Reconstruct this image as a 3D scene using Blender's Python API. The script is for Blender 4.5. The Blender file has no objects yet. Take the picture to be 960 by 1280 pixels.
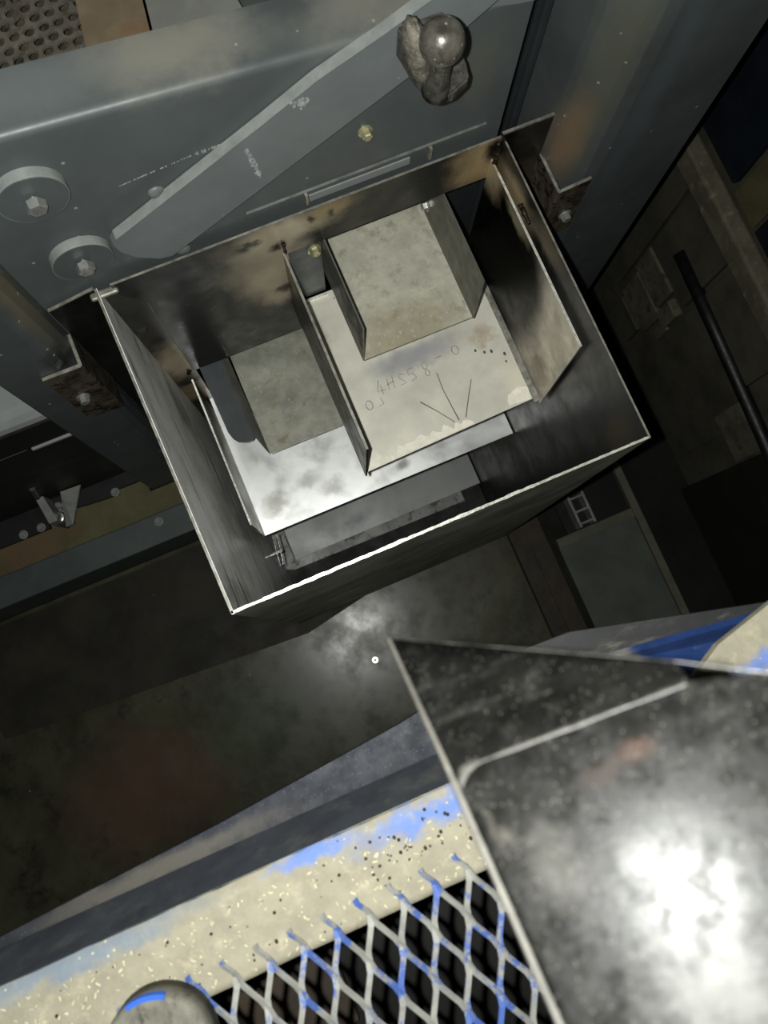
import bpy, bmesh, math, random
from mathutils import Vector, Matrix, noise
random.seed(7)
S = bpy.context.scene
COL = S.collection

# ---------------------------------------------------------------- camera
CAM_H = 2.30
cd = bpy.data.cameras.new('camera')
cd.sensor_width = 36.0
cd.lens = 1000.0 / 1280.0 * 36.0
cd.clip_start = 0.01
cd.dof.use_dof = True
cd.dof.focus_distance = 1.25
cd.dof.aperture_fstop = 8.0
cam = bpy.data.objects.new('camera', cd)
COL.objects.link(cam)
ROT = Matrix(((0.91975, 0.38356, -0.08329), (-0.39152, 0.91153, -0.12577), (0.02768, 0.14828, 0.98856)))
cam.matrix_world = Matrix.Translation((0, 0, CAM_H)) @ ROT.to_4x4()
S.camera = cam

# ---------------------------------------------------------------- world, flash, exposure
w = bpy.data.worlds.new('world'); S.world = w; w.use_nodes = True
w.node_tree.nodes['Background'].inputs[0].default_value = (0.8, 0.9, 1.0, 1)
w.node_tree.nodes['Background'].inputs[1].default_value = 0.006
ld = bpy.data.lights.new('flash', 'POINT'); ld.energy = 57.0; ld.shadow_soft_size = 0.006
ld.color = (0.985, 1.0, 0.95)
lo = bpy.data.objects.new('flash', ld); COL.objects.link(lo)
lo.location = (-0.034, 0.018, CAM_H)
S.view_settings.view_transform = 'Standard'
S.view_settings.look = 'None'
S.view_settings.gamma = 1.0
S.view_settings.exposure = 0.0
S.view_settings.use_curve_mapping = False

# ---------------------------------------------------------------- materials
def lin(c):
    return tuple(((v / 255.0) / 12.92 if v / 255.0 <= 0.04045 else ((v / 255.0 + 0.055) / 1.055) ** 2.4) for v in c)

class NT:
    def __init__(self, name):
        self.m = bpy.data.materials.new(name); self.m.use_nodes = True
        self.t = self.m.node_tree; self.b = self.t.nodes['Principled BSDF']
        self.pos = self.t.nodes.new('ShaderNodeNewGeometry').outputs['Position']
    def n(self, ty, **kw):
        nd = self.t.nodes.new(ty)
        for k, v in kw.items(): setattr(nd, k, v)
        return nd
    def put(self, sock, v):
        if hasattr(v, 'is_linked') or isinstance(v, bpy.types.NodeSocket): self.t.links.new(v, sock)
        elif isinstance(v, (tuple, list)) and len(v) == 3 and sock.type == 'RGBA': sock.default_value = (*v, 1)
        else: sock.default_value = v
    def math(self, op, a, b=0.0, clamp=False):
        nd = self.n('ShaderNodeMath', operation=op, use_clamp=clamp); self.put(nd.inputs[0], a); self.put(nd.inputs[1], b); return nd.outputs[0]
    def vmath(self, op, a, b):
        nd = self.n('ShaderNodeVectorMath', operation=op); self.put(nd.inputs[0], a); self.put(nd.inputs[1], b)
        return nd.outputs['Value'] if op in ('LENGTH', 'DOT_PRODUCT') else nd.outputs[0]
    def noise(self, scale, detail=4, rough=0.6, vec=None, dist=0.0):
        nd = self.n('ShaderNodeTexNoise'); nd.inputs['Scale'].default_value = scale; nd.inputs['Detail'].default_value = detail
        nd.inputs['Roughness'].default_value = rough; nd.inputs['Distortion'].default_value = dist
        self.put(nd.inputs['Vector'], vec if vec is not None else self.pos); return nd.outputs['Fac'], nd.outputs['Color']
    def ramp(self, v, a, b, lo=0.0, hi=1.0):
        nd = self.n('ShaderNodeMapRange', interpolation_type='SMOOTHSTEP')
        self.put(nd.inputs['Value'], v); nd.inputs['From Min'].default_value = a; nd.inputs['From Max'].default_value = b
        nd.inputs['To Min'].default_value = lo; nd.inputs['To Max'].default_value = hi; return nd.outputs['Result']
    def mix(self, f, a, b):
        nd = self.n('ShaderNodeMix', data_type='RGBA'); self.put(nd.inputs['Factor'], f); self.put(nd.inputs['A'] if False else nd.inputs[6], a); self.put(nd.inputs[7], b)
        return nd.outputs[2]

BRIGHT = ('bright_tray_steel', 'lower_tray_steel', 'dusty_galvanised', 'oily_speckled_steel', 'scuffed_left_wall', 'white_residue', 'ground_bright_edge', 'heat_tinted_side_plate')

def mat(name, col, rough=0.5, metal=0.0, spec=0.5, var=0.25, vscale=18.0, speck=None, patches=(), bump=0.0, bscale=120.0, streak=None, dust=None):
    """col etc. are sRGB 0-255; patches: (centre, radii, colour, strength, edge noise scale, edge noise amount)"""
    k = NT(name); gain = 1.0 if name in BRIGHT else 0.78
    L = lambda q: tuple(v * gain for v in lin(q))
    c = L(col)
    f, _ = k.noise(vscale, 6, 0.65)
    v = k.ramp(f, 0.3, 0.7)
    out = k.mix(v, tuple(x * (1 - var) for x in c), tuple(min(1, x * (1 + var)) for x in c))
    if streak:                                     # (direction scale vector, colour, lo, hi)
        sv = k.vmath('MULTIPLY', k.pos, streak[0]); f2, _ = k.noise(1.0, 5, 0.7, sv, 0.4)
        out = k.mix(k.ramp(f2, streak[2], streak[3]), out, L(streak[1]))
    if dust:                                       # (scale, colour, lo, hi)
        f3, _ = k.noise(dust[0], 8, 0.72); out = k.mix(k.ramp(f3, dust[2], dust[3]), out, L(dust[1]))
    for p in patches:
        ctr, rad, pc, st, ns, na = p[:6]; inner = p[6] if len(p) > 6 else 0.2
        _, nc = k.noise(ns, 4, 0.65)
        off = k.vmath('MULTIPLY', k.vmath('SUBTRACT', nc, (0.5, 0.5, 0.5)), (na * 2, na * 2, na * 2))
        q = k.vmath('DIVIDE', k.vmath('SUBTRACT', k.vmath('ADD', k.pos, off), ctr), rad)
        d = k.vmath('LENGTH', q, (0, 0, 0))
        out = k.mix(k.ramp(d, inner, 1.1, st, 0.0), out, L(pc))
    if speck:                                      # (scale, radius, colour, density)
        vo = k.n('ShaderNodeTexVoronoi'); vo.inputs['Scale'].default_value = speck[0]; k.put(vo.inputs['Vector'], k.pos)
        near = k.ramp(vo.outputs['Distance'], speck[1] * 0.6, speck[1], 1.0, 0.0)
        sx = k.n('ShaderNodeSeparateColor'); k.put(sx.inputs[0], vo.outputs['Color'])
        keep = k.math('GREATER_THAN', sx.outputs[0], 1.0 - speck[3])
        out = k.mix(k.math('MULTIPLY', near, keep), out, L(speck[2]))
    k.put(k.b.inputs['Base Color'], out)
    k.b.inputs['Roughness'].default_value = rough; k.b.inputs['Metallic'].default_value = metal
    k.b.inputs['Specular IOR Level'].default_value = spec
    rf, _ = k.noise(vscale * 2.3, 4, 0.6)
    k.put(k.b.inputs['Roughness'], k.ramp(rf, 0.25, 0.75, max(0.05, rough - 0.1), min(1, rough + 0.1)))
    if bump:
        bf, _ = k.noise(bscale, 5, 0.6); bn = k.n('ShaderNodeBump'); bn.inputs['Strength'].default_value = bump
        bn.inputs['Distance'].default_value = 0.002; k.put(bn.inputs['Height'], bf); k.put(k.b.inputs['Normal'], bn.outputs[0])
    return k.m

TAN = (198, 184, 156); BLK = (10, 10, 9); BRN = (112, 88, 62)
M = {}
M['paint'] = mat('dark_grey_paint', (86, 92, 93), 0.42, 0, 0.4, 0.10, 9, speck=(60, 0.16, (150, 155, 150), 0.10),
                 patches=[((-0.12, 0.63, 1.57), (0.20, 0.05, 0.05), (108, 113, 113), 0.85, 22, 0.02), ((0.06, 0.63, 1.55), (0.13, 0.06, 0.05), (136, 134, 124), 0.9, 22, 0.03),
                          ((0.30, 0.62, 1.53), (0.15, 0.06, 0.05), (136, 134, 124), 0.85, 22, 0.03),
                          ((0.41, 0.58, 1.40), (0.04, 0.03, 0.09), (106, 108, 94), 0.5, 20, 0.02),
                          ((0.185, 0.65, 1.54), (0.035, 0.04, 0.05), (78, 82, 82), 0.8, 40, 0.02)])
M['arm'] = mat('arm_paint', (120, 126, 127), 0.5, 0, 0.4, 0.08, 12, speck=(70, 0.09, (190, 190, 180), 0.05))
M['lit_edge'] = mat('lit_edge_paint', (140, 144, 141), 0.6, 0, 0.4, 0.15, 40)  # paler tone so that up-facing edges read as lit
M['post'] = mat('post_paint', (75, 80, 80), 0.5, 0, 0.4, 0.14, 7, speck=(60, 0.16, (150, 155, 150), 0.10),
                patches=[((0.575, 0.545, 1.42), (0.035, 0.06, 0.40), (96, 97, 82), 0.6, 9, 0.02),
                         ((0.565, 0.555, 1.22), (0.03, 0.05, 0.13), (132, 110, 84), 0.8, 14, 0.015),
                         ((0.645, 0.51, 1.33), (0.03, 0.05, 0.45), (84, 92, 96), 0.7, 12, 0.02),
                         ((-0.240, 0.55, 1.36), (0.02, 0.05, 0.22), (108, 102, 80), 0.75, 14, 0.015),
                         ((-0.245, 0.53, 1.17), (0.035, 0.03, 0.05), (14, 13, 12), 0.9, 30, 0.02)])
M['recess'] = mat('recess_paint', (50, 54, 57), 0.5, 0, 0.3, 0.12, 12, speck=(40, 0.08, (150, 155, 150), 0.04))
M['zinc'] = mat('zinc', (190, 192, 186), 0.3, 0.7, 0.5, 0.2, 60)
M['zinc_yellow'] = mat('yellow_zinc', (205, 200, 160), 0.3, 0.6, 0.5, 0.2, 60)
M['tow'] = mat('tow_steel', (96, 93, 85), 0.30, 0.3, 0.5, 0.5, 70, speck=(170, 0.28, (176, 168, 146), 0.35), bump=0.25, bscale=160)
M['tow_rough'] = mat('tow_rusty_dust', (118, 113, 102), 0.8, 0.1, 0.3, 0.5, 80, speck=(260, 0.3, (198, 184, 150), 0.4), bump=0.8, bscale=190)
M['tow_block'] = mat('tow_block_steel', (84, 82, 76), 0.45, 0.3, 0.5, 0.5, 90, speck=(220, 0.25, (150, 146, 132), 0.3), bump=0.4, bscale=200)
M['back'] = mat('scorched_back_sheet', (30, 30, 28), 0.34, 0.15, 0.5, 0.35, 14, patches=[
    ((0.085, 0.57, 1.13), (0.075, 0.1, 0.14), TAN, 0.95, 20, 0.03), ((0.040, 0.57, 1.15), (0.07, 0.1, 0.06), (130, 124, 106), 0.6, 20, 0.04),
    ((0.115, 0.57, 1.22), (0.11, 0.1, 0.045), TAN, 0.95, 30, 0.025),
    ((0.195, 0.57, 1.235), (0.05, 0.05, 0.03), (170, 150, 110), 0.75, 30, 0.02),
    ((0.09, 0.57, 1.03), (0.035, 0.05, 0.05), TAN, 0.75, 30, 0.03),
    ((0.440, 0.57, 1.21), (0.075, 0.1, 0.09), (190, 166, 124), 0.95, 24, 0.03),
    ((0.03, 0.57, 1.22), (0.05, 0.05, 0.03), (84, 76, 60), 0.7, 40, 0.03),
    ((0.06, 0.57, 1.215), (0.03, 0.05, 0.012), (20, 14, 10), 0.9, 60, 0.02),
    ((0.105, 0.57, 1.185), (0.02, 0.05, 0.018), (22, 14, 9), 0.95, 60, 0.015),
    ((0.10, 0.57, 1.045), (0.022, 0.05, 0.018), (34, 20, 12), 0.9, 60, 0.015),
    ((0.19, 0.57, 1.222), (0.008, 0.05, 0.016), (30, 24, 18), 0.9, 70, 0.01),
    ((0.16, 0.57, 1.225), (0.008, 0.05, 0.014), (30, 22, 16), 0.9, 70, 0.01),
    ((0.449, 0.57, 1.225), (0.022, 0.05, 0.045), (14, 10, 8), 0.97, 60, 0.014)])
M['corner'] = mat('scorched_corner_sheet', (52, 50, 45), 0.4, 0.2, 0.5, 0.3, 20, patches=[
    ((-0.12, 0.57, 0.90), (0.05, 0.05, 0.11), TAN, 0.9, 20, 0.04),
    ((-0.12, 0.57, 0.74), (0.06, 0.05, 0.10), (150, 128, 96), 0.9, 20, 0.04),
    ((-0.12, 0.57, 0.80), (0.06, 0.05, 0.02), (16, 12, 10), 0.9, 20, 0.04),
    ((-0.12, 0.57, 0.66), (0.06, 0.05, 0.03), (16, 12, 10), 0.9, 20, 0.04),
    ((-0.12, 0.57, 1.20), (0.05, 0.05, 0.06), (66, 64, 58), 0.6, 40, 0.03)])
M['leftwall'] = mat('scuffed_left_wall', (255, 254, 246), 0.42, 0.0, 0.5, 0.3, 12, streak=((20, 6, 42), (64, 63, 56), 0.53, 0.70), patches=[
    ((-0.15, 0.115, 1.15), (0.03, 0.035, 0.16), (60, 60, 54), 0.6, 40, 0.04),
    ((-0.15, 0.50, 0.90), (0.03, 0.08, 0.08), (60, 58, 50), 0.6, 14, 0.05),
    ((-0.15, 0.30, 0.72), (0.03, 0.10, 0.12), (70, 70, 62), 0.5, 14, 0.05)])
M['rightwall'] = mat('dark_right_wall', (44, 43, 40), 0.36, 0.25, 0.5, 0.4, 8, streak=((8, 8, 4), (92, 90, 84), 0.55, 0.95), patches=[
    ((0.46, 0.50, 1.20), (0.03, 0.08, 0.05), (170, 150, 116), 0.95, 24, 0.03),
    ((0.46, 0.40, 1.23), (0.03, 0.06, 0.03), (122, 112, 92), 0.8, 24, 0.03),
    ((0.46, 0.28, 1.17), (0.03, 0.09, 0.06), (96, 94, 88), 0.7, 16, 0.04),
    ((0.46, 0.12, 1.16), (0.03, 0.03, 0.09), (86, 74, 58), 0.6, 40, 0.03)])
M['front'] = mat('front_wall_steel', (190, 190, 172), 0.5, 0.1, 0.4, 0.4, 6)
M['bright_edge'] = mat('ground_bright_edge', (236, 232, 218), 0.25, 0.5, 0.6, 0.3, 120)
M['edge'] = mat('cut_edge', (150, 148, 138), 0.4, 0.4, 0.5, 0.4, 60)
M['ear'] = mat('ear_steel', (46, 44, 40), 0.38, 0.3, 0.5, 0.4, 20, patches=[
    ((0.54, 0.57, 1.08), (0.04, 0.05, 0.10), (96, 84, 66), 0.7, 30, 0.04), ((0.47, 0.57, 1.20), (0.03, 0.05, 0.09), (6, 6, 6), 0.95, 30, 0.02)])
M['ear_black'] = mat('sooty_ear', (20, 20, 18), 0.45, 0.1, 0.4, 0.4, 20)
M['angle'] = mat('rusty_angle_iron', (82, 73, 62), 0.55, 0.2, 0.4, 0.5, 40, dust=(55, (26, 20, 16), 0.48, 0.62), bump=0.2, bscale=150)
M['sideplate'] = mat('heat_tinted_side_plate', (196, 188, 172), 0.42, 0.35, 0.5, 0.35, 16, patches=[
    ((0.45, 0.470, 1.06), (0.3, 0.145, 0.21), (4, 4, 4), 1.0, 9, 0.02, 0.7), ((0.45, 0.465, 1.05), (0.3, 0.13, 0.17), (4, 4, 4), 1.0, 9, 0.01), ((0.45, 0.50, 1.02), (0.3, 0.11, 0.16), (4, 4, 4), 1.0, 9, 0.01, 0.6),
    ((0.45, 0.560, 1.18), (0.05, 0.05, 0.06), (190, 172, 140), 0.95, 24, 0.02),
    ((0.45, 0.47, 1.19), (0.05, 0.05, 0.022), (170, 160, 130), 0.8, 30, 0.02),
    ((0.45, 0.29, 1.00), (0.05, 0.06, 0.05), (92, 76, 60), 0.75, 30, 0.04),
    ((0.45, 0.29, 1.12), (0.05, 0.035, 0.05), (172, 164, 150), 0.6, 30, 0.03)])
M['tray_a'] = mat('bright_tray_steel', (216, 213, 199), 0.46, 0.25, 0.5, 0.12, 9, speck=(38, 0.12, (66, 62, 54), 0.10), patches=[
    ((0.27, 0.41, 0.94), (0.12, 0.03, 0.05), (150, 152, 160), 0.8, 30, 0.02),
    ((0.40, 0.40, 0.94), (0.03, 0.03, 0.05), (168, 146, 116), 0.6, 60, 0.03),
    ((0.42, 0.30, 0.94), (0.03, 0.05, 0.05), (226, 220, 200), 0.6, 40, 0.03),
    ((0.125, 0.50, 0.94), (0.03, 0.05, 0.05), (150, 148, 140), 0.7, 50, 0.03)])
M['tray_b'] = mat('lower_tray_steel', (244, 246, 244), 0.38, 0.7, 0.5, 0.12, 7, patches=[
    ((-0.06, 0.31, 0.66), (0.04, 0.03, 0.05), (150, 146, 134), 0.7, 40, 0.02),
    ((0.02, 0.33, 0.66), (0.03, 0.025, 0.05), (166, 164, 156), 0.7, 40, 0.02),
    ((0.06, 0.30, 0.66), (0.04, 0.02, 0.05), (166, 164, 156), 0.7, 40, 0.02),
    ((0.215, 0.285, 0.66), (0.022, 0.014, 0.05), (140, 140, 136), 0.9, 30, 0.008)])
M['tray_c'] = mat('bottom_shelf_steel', (150, 152, 150), 0.45, 0.45, 0.5, 0.12, 6, patches=[
    ((0.10, 0.285, 0.15), (0.05, 0.022, 0.05), (122, 124, 126), 0.9, 30, 0.02),
    ((0.03, 0.28, 0.15), (0.03, 0.03, 0.05), (134, 136, 138), 0.8, 30, 0.02)])
M['tray_d'] = mat('bottom_lip_steel', (124, 125, 122), 0.45, 0.3, 0.5, 0.2, 8, dust=(30, (60, 60, 56), 0.52, 0.62))
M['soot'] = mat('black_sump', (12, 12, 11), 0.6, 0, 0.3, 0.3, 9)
M['divider'] = mat('divider_steel', (74, 72, 64), 0.4, 0.35, 0.5, 0.3, 14, patches=[((0.11, 0.54, 1.12), (0.03, 0.04, 0.06), (160, 146, 116), 0.8, 30, 0.02)])
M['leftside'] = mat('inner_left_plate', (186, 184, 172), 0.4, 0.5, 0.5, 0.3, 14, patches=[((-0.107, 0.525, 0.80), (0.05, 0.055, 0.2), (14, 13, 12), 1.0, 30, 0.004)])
M['spout'] = mat('dusty_galvanised', (190, 188, 172), 0.5, 0.2, 0.4, 0.14, 26, speck=(150, 0.32, (186, 182, 166), 0.30), dust=(40, (158, 155, 138), 0.46, 0.70), patches=[
    ((0.26, 0.43, 1.02), (0.14, 0.07, 0.03), (154, 142, 112), 0.65, 30, 0.04)])
M['spout_flange'] = mat('spout_flange_steel', (104, 104, 96), 0.42, 0.3, 0.5, 0.2, 20)
M['spout_dark'] = mat('oily_speckled_steel', (140, 140, 128), 0.46, 0.2, 0.4, 0.25, 22, speck=(140, 0.30, (160, 156, 136), 0.25), dust=(34, (124, 116, 92), 0.54, 0.70))
M['blue_grey'] = mat('blue_grey_flange', (112, 117, 120), 0.45, 0.25, 0.5, 0.12, 20)
M['sealant'] = mat('white_residue', (240, 236, 220), 0.7, 0, 0.4, 0.1, 60)
M['marker'] = mat('faded_marker', (158, 158, 158), 0.6, 0, 0.3, 0.3, 90)
M['scratch'] = mat('scratch_line', (96, 90, 76), 0.6, 0, 0.3, 0.2, 90)
M['chalk'] = mat('white_scratch', (168, 172, 172), 0.7, 0, 0.3, 0.4, 200)
M['weld'] = mat('burnt_weld', (26, 20, 16), 0.45, 0.3, 0.5, 0.5, 120, dust=(120, (120, 92, 60), 0.55, 0.7), bump=0.7, bscale=220)
M['ledge'] = mat('ledge_edge', (122, 124, 118), 0.5, 0.2, 0.5, 0.3, 60)
M['perf'] = mat('perforated_steel', (112, 107, 98), 0.45, 0.3, 0.5, 0.3, 40, dust=(60, (80, 66, 48), 0.5, 0.7))
M['rust'] = mat('rusty_plate', (116, 102, 82), 0.7, 0, 0.3, 0.15, 20, speck=(60, 0.12, (176, 166, 140), 0.06), patches=[((0.03, 0.74, 1.45), (0.03, 0.02, 0.03), (110, 82, 58), 0.5, 40, 0.02)])
M['greyplate'] = mat('grey_plate', (122, 124, 118), 0.5, 0, 0.4, 0.14, 14)
M['darkplate'] = mat('dark_plate', (74, 76, 74), 0.5, 0, 0.4, 0.14, 14)
M['under'] = mat('under_perforated', (70, 64, 52), 0.6, 0, 0.4, 0.6, 60, dust=(45, (196, 194, 184), 0.62, 0.7))
M['teal'] = mat('teal_beam_paint', (74, 82, 80), 0.5, 0, 0.4, 0.15, 8, speck=(30, 0.07, (170, 175, 168), 0.10))
M['olive'] = mat('olive_belt', (96, 92, 62), 0.65, 0, 0.3, 0.25, 10, patches=[((-0.66, 0.51, 0.33), (0.16, 0.06, 0.1), (108, 80, 62), 0.7, 12, 0.06)])
M['blackpanel'] = mat('black_machine_panel', (26, 27, 27), 0.5, 0, 0.4, 0.25, 8)
M['greychannel'] = mat('light_grey_channel', (150, 154, 152), 0.5, 0, 0.4, 0.12, 10)
M['bracket'] = mat('bracket_grey', (132, 134, 130), 0.5, 0.1, 0.4, 0.2, 30)
M['floor'] = mat('oily_concrete', (74, 74, 58), 0.30, 0, 0.3, 0.4, 4, speck=(18, 0.05, (150, 150, 130), 0.18), dust=(9, (44, 42, 32), 0.5, 0.7), patches=[
    ((-0.70, -0.15, 0), (0.30, 0.22, 0.2), (104, 80, 68), 0.7, 5, 0.1), ((-0.38, -0.12, 0), (0.2, 0.16, 0.2), (72, 84, 58), 0.7, 5, 0.1),
    ((0.02, 0.01, 0), (0.10, 0.09, 0.1), (156, 152, 134), 0.6, 16, 0.06)])  # pale patch paints the flash glare below the camera into the colour
M['darkfloor'] = mat('dark_brown_plate', (56, 54, 46), 0.6, 0, 0.15, 0.35, 6, speck=(24, 0.06, (140, 140, 126), 0.10))
M['brownboard'] = mat('brown_board', (54, 46, 36), 0.6, 0, 0.3, 0.25, 12)
M['greenpanel'] = mat('grey_green_panel', (80, 86, 78), 0.55, 0, 0.3, 0.2, 7, speck=(20, 0.07, (140, 148, 140), 0.15))
M['frame'] = mat('frame_strip', (94, 92, 80), 0.6, 0, 0.3, 0.2, 20)
M['blackfloor'] = mat('black_pit', (30, 31, 26), 0.8, 0, 0.2, 0.3, 5)
M['wall'] = mat('dark_wall', (72, 70, 60), 0.75, 0, 0.2, 0.3, 8)
M['block'] = mat('dusty_block', (92, 89, 75), 0.8, 0, 0.2, 0.3, 14, dust=(30, (54, 50, 40), 0.5, 0.7), bump=0.4, bscale=60)
M['rail'] = mat('dusty_rail', (92, 88, 73), 0.8, 0, 0.2, 0.25, 20, dust=(40, (140, 132, 104), 0.55, 0.75))
M['olivepanel'] = mat('olive_panel', (82, 77, 54), 0.8, 0, 0.2, 0.2, 18, speck=(60, 0.16, (150, 138, 96), 0.3))
M['navypanel'] = mat('navy_black_panel', (18, 24, 32), 0.5, 0, 0.3, 0.2, 6)
M['pipe'] = mat('black_pipe', (14, 14, 14), 0.5, 0, 0.4, 0.2, 20)
M['dirt'] = mat('dirt_caked_blue_paint', (142, 137, 120), 0.85, 0, 0.2, 0.12, 40, dust=(60, (170, 162, 140), 0.5, 0.75), speck=(190, 0.2, (196, 188, 150), 0.10), bump=0.35, bscale=150, patches=[
    ((0.0, -0.150, 1.65), (0.085, 0.016, 0.03), (92, 122, 186), 0.85, 60, 0.022),
    ((-0.10, -0.140, 1.65), (0.05, 0.008, 0.03), (92, 122, 186), 0.85, 70, 0.012),
    ((-0.30, -0.140, 1.65), (0.14, 0.014, 0.03), (104, 120, 138), 0.75, 40, 0.02),
    ((0.30, -0.150, 1.65), (0.05, 0.012, 0.03), (92, 122, 186), 0.85, 60, 0.014)])
M['web'] = mat('navy_dusty_web', (54, 58, 64), 0.55, 0, 0.4, 0.2, 20, dust=(22, (84, 84, 80), 0.48, 0.8))
M['navy'] = mat('navy_nosing', (19, 24, 35), 0.6, 0, 0.3, 0.25, 25, speck=(380, 0.25, (66, 72, 86), 0.4), patches=[
    ((-0.24, -0.12, 1.56), (0.16, 0.018, 0.06), (86, 82, 74), 0.75, 30, 0.02),
    ((0.30, -0.10, 1.56), (0.10, 0.03, 0.06), (70, 68, 64), 0.6, 30, 0.03)])
M['web2'] = mat('dark_dusty_nosing', (34, 35, 36), 0.6, 0, 0.3, 0.25, 20, streak=((14, 60, 10), (88, 86, 80), 0.52, 0.78))
M['blue'] = mat('blue_paint', (30, 52, 98), 0.5, 0, 0.4, 0.25, 30, dust=(40, (92, 104, 120), 0.6, 0.8), patches=[((0.20, -0.13, 1.6), (0.02, 0.05, 0.06), (150, 142, 120), 0.9, 40, 0.01)])
M['mesh'] = mat('blue_worn_mesh', (140, 140, 134), 0.55, 0.1, 0.4, 0.2, 60, dust=(26, (72, 98, 164), 0.5, 0.57))
M['rubber'] = mat('worn_rubber_end', (104, 102, 92), 0.7, 0, 0.3, 0.3, 40, streak=((60, 20, 20), (56, 54, 48), 0.5, 0.7))
M['bluecap'] = mat('blue_flake', (44, 92, 186), 0.6, 0, 0.3, 0.1, 40)
M['chaff'] = mat('pale_chaff', (186, 180, 152), 0.8, 0, 0.2, 0.2, 90)
M['grain'] = mat('dark_grit', (40, 34, 24), 0.8, 0, 0.2, 0.3, 90)
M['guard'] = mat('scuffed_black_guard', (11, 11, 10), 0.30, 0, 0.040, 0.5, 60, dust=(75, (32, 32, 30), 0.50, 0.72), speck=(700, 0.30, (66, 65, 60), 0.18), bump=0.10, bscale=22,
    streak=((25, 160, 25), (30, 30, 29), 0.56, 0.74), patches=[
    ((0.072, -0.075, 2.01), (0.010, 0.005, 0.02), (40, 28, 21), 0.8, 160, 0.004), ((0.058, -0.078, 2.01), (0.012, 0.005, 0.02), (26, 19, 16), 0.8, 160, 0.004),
    ((0.060, -0.146, 2.03), (0.032, 0.024, 0.04), (80, 80, 78), 0.7, 90, 0.022), ((0.030, -0.098, 2.02), (0.012, 0.020, 0.03), (54, 53, 50), 0.65, 110, 0.010),  # big grey patches here and below paint the flash hotspot into the colour
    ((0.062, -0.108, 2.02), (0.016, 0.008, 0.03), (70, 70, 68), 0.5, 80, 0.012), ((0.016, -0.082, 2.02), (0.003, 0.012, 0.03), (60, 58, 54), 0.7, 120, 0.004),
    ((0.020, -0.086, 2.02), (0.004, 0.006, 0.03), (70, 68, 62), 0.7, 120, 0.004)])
M['guard_edge'] = mat('worn_guard_edge', (50, 49, 46), 0.4, 0.0, 0.2, 0.3, 100, dust=(45, (18, 18, 17), 0.46, 0.62))
M['guard_side'] = mat('worn_guard_side', (72, 70, 65), 0.5, 0, 0.2, 0.3, 60)
M['latch'] = mat('chrome_latch', (214, 216, 214), 0.2, 0.8, 0.5, 0.1, 60)
M['rivet'] = mat('painted_rivet', (112, 116, 114), 0.5, 0, 0.4, 0.2, 60)

# ---------------------------------------------------------------- mesh helpers
def root(name, loc, label, cat, group=None):
    o = bpy.data.objects.new(name, None); COL.objects.link(o); o.location = loc; o.empty_display_size = 0.05
    o['label'] = label; o['category'] = cat
    if group: o['group'] = group
    return o

def worldloc(p):
    v = Vector((0, 0, 0))
    while p is not None: v += p.location; p = p.parent
    return v

def build(name, bm, material, parent=None, label=None, cat=None, kind=None, group=None, smooth=False):
    me = bpy.data.meshes.new(name); off = worldloc(parent) if parent else None
    if off: bmesh.ops.translate(bm, verts=bm.verts, vec=-off)
    bmesh.ops.recalc_face_normals(bm, faces=bm.faces)
    if smooth:
        for f in bm.faces: f.smooth = True
    bm.to_mesh(me); bm.free()
    me.materials.append(M[material])
    o = bpy.data.objects.new(name, me); COL.objects.link(o); o.parent = parent
    if label: o['label'] = label
    if cat: o['category'] = cat
    if kind: o['kind'] = kind
    if group: o['group'] = group
    return o

def a_box(bm, lo_, hi_):
    vs = [bm.verts.new((x, y, z)) for x in (lo_[0], hi_[0]) for y in (lo_[1], hi_[1]) for z in (lo_[2], hi_[2])]
    for f in ((0, 1, 3, 2), (4, 6, 7, 5), (0, 4, 5, 1), (2, 3, 7, 6), (0, 2, 6, 4), (1, 5, 7, 3)): bm.faces.new([vs[i] for i in f])
    return vs

def bx(lo_, hi_, bevel=0.0, seg=2):
    bm = bmesh.new(); a_box(bm, lo_, hi_)
    if bevel: bmesh.ops.bevel(bm, geom=list(bm.edges), offset=bevel, segments=seg, affect='EDGES', profile=0.5)
    return bm

def a_prism(bm, ring0, ring1, caps=True):
    n = len(ring0)
    a = [bm.verts.new(p) for p in ring0]; b = [bm.verts.new(p) for p in ring1]
    for i in range(n): bm.faces.new((a[i], a[(i + 1) % n], b[(i + 1) % n], b[i]))
    if caps: bm.faces.new(a); bm.faces.new(list(reversed(b)))
    return a, b

def prism_z(poly, z0, z1):
    bm = bmesh.new(); a_prism(bm, [(x, y, z0) for x, y in poly], [(x, y, z1) for x, y in poly]); return bm
def prism_y(poly, y0, y1):
    bm = bmesh.new(); a_prism(bm, [(x, y0, z) for x, z in poly], [(x, y1, z) for x, z in poly]); return bm
def prism_x(poly, x0, x1):
    bm = bmesh.new(); a_prism(bm, [(x0, y, z) for y, z in poly], [(x1, y, z) for y, z in poly]); return bm

def a_tube(bm, pts, r, seg=8, jit=0.0):
    pts = [Vector(p) for p in pts]; rings = []
    for i, p in enumerate(pts):
        d = (pts[min(i + 1, len(pts) - 1)] - pts[max(i - 1, 0)]).normalized()
        u = d.orthogonal().normalized() if abs(d.z) > 0.95 else d.cross(Vector((0, 0, 1))).normalized(); v = d.cross(u)
        rr = (r[i] if isinstance(r, (list, tuple)) else r) * (1 + random.uniform(-jit, jit))
        rings.append([bm.verts.new(p + (u * math.cos(t) + v * math.sin(t)) * rr) for t in [2 * math.pi * k / seg for k in range(seg)]])
    for a, b in zip(rings, rings[1:]):
        for k in range(seg): bm.faces.new((a[k], a[(k + 1) % seg], b[(k + 1) % seg], b[k]))
    bm.faces.new(list(reversed(rings[0]))); bm.faces.new(rings[-1])

def tube(pts, r, seg=8, jit=0.0):
    bm = bmesh.new(); a_tube(bm, pts, r, seg, jit); return bm

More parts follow.
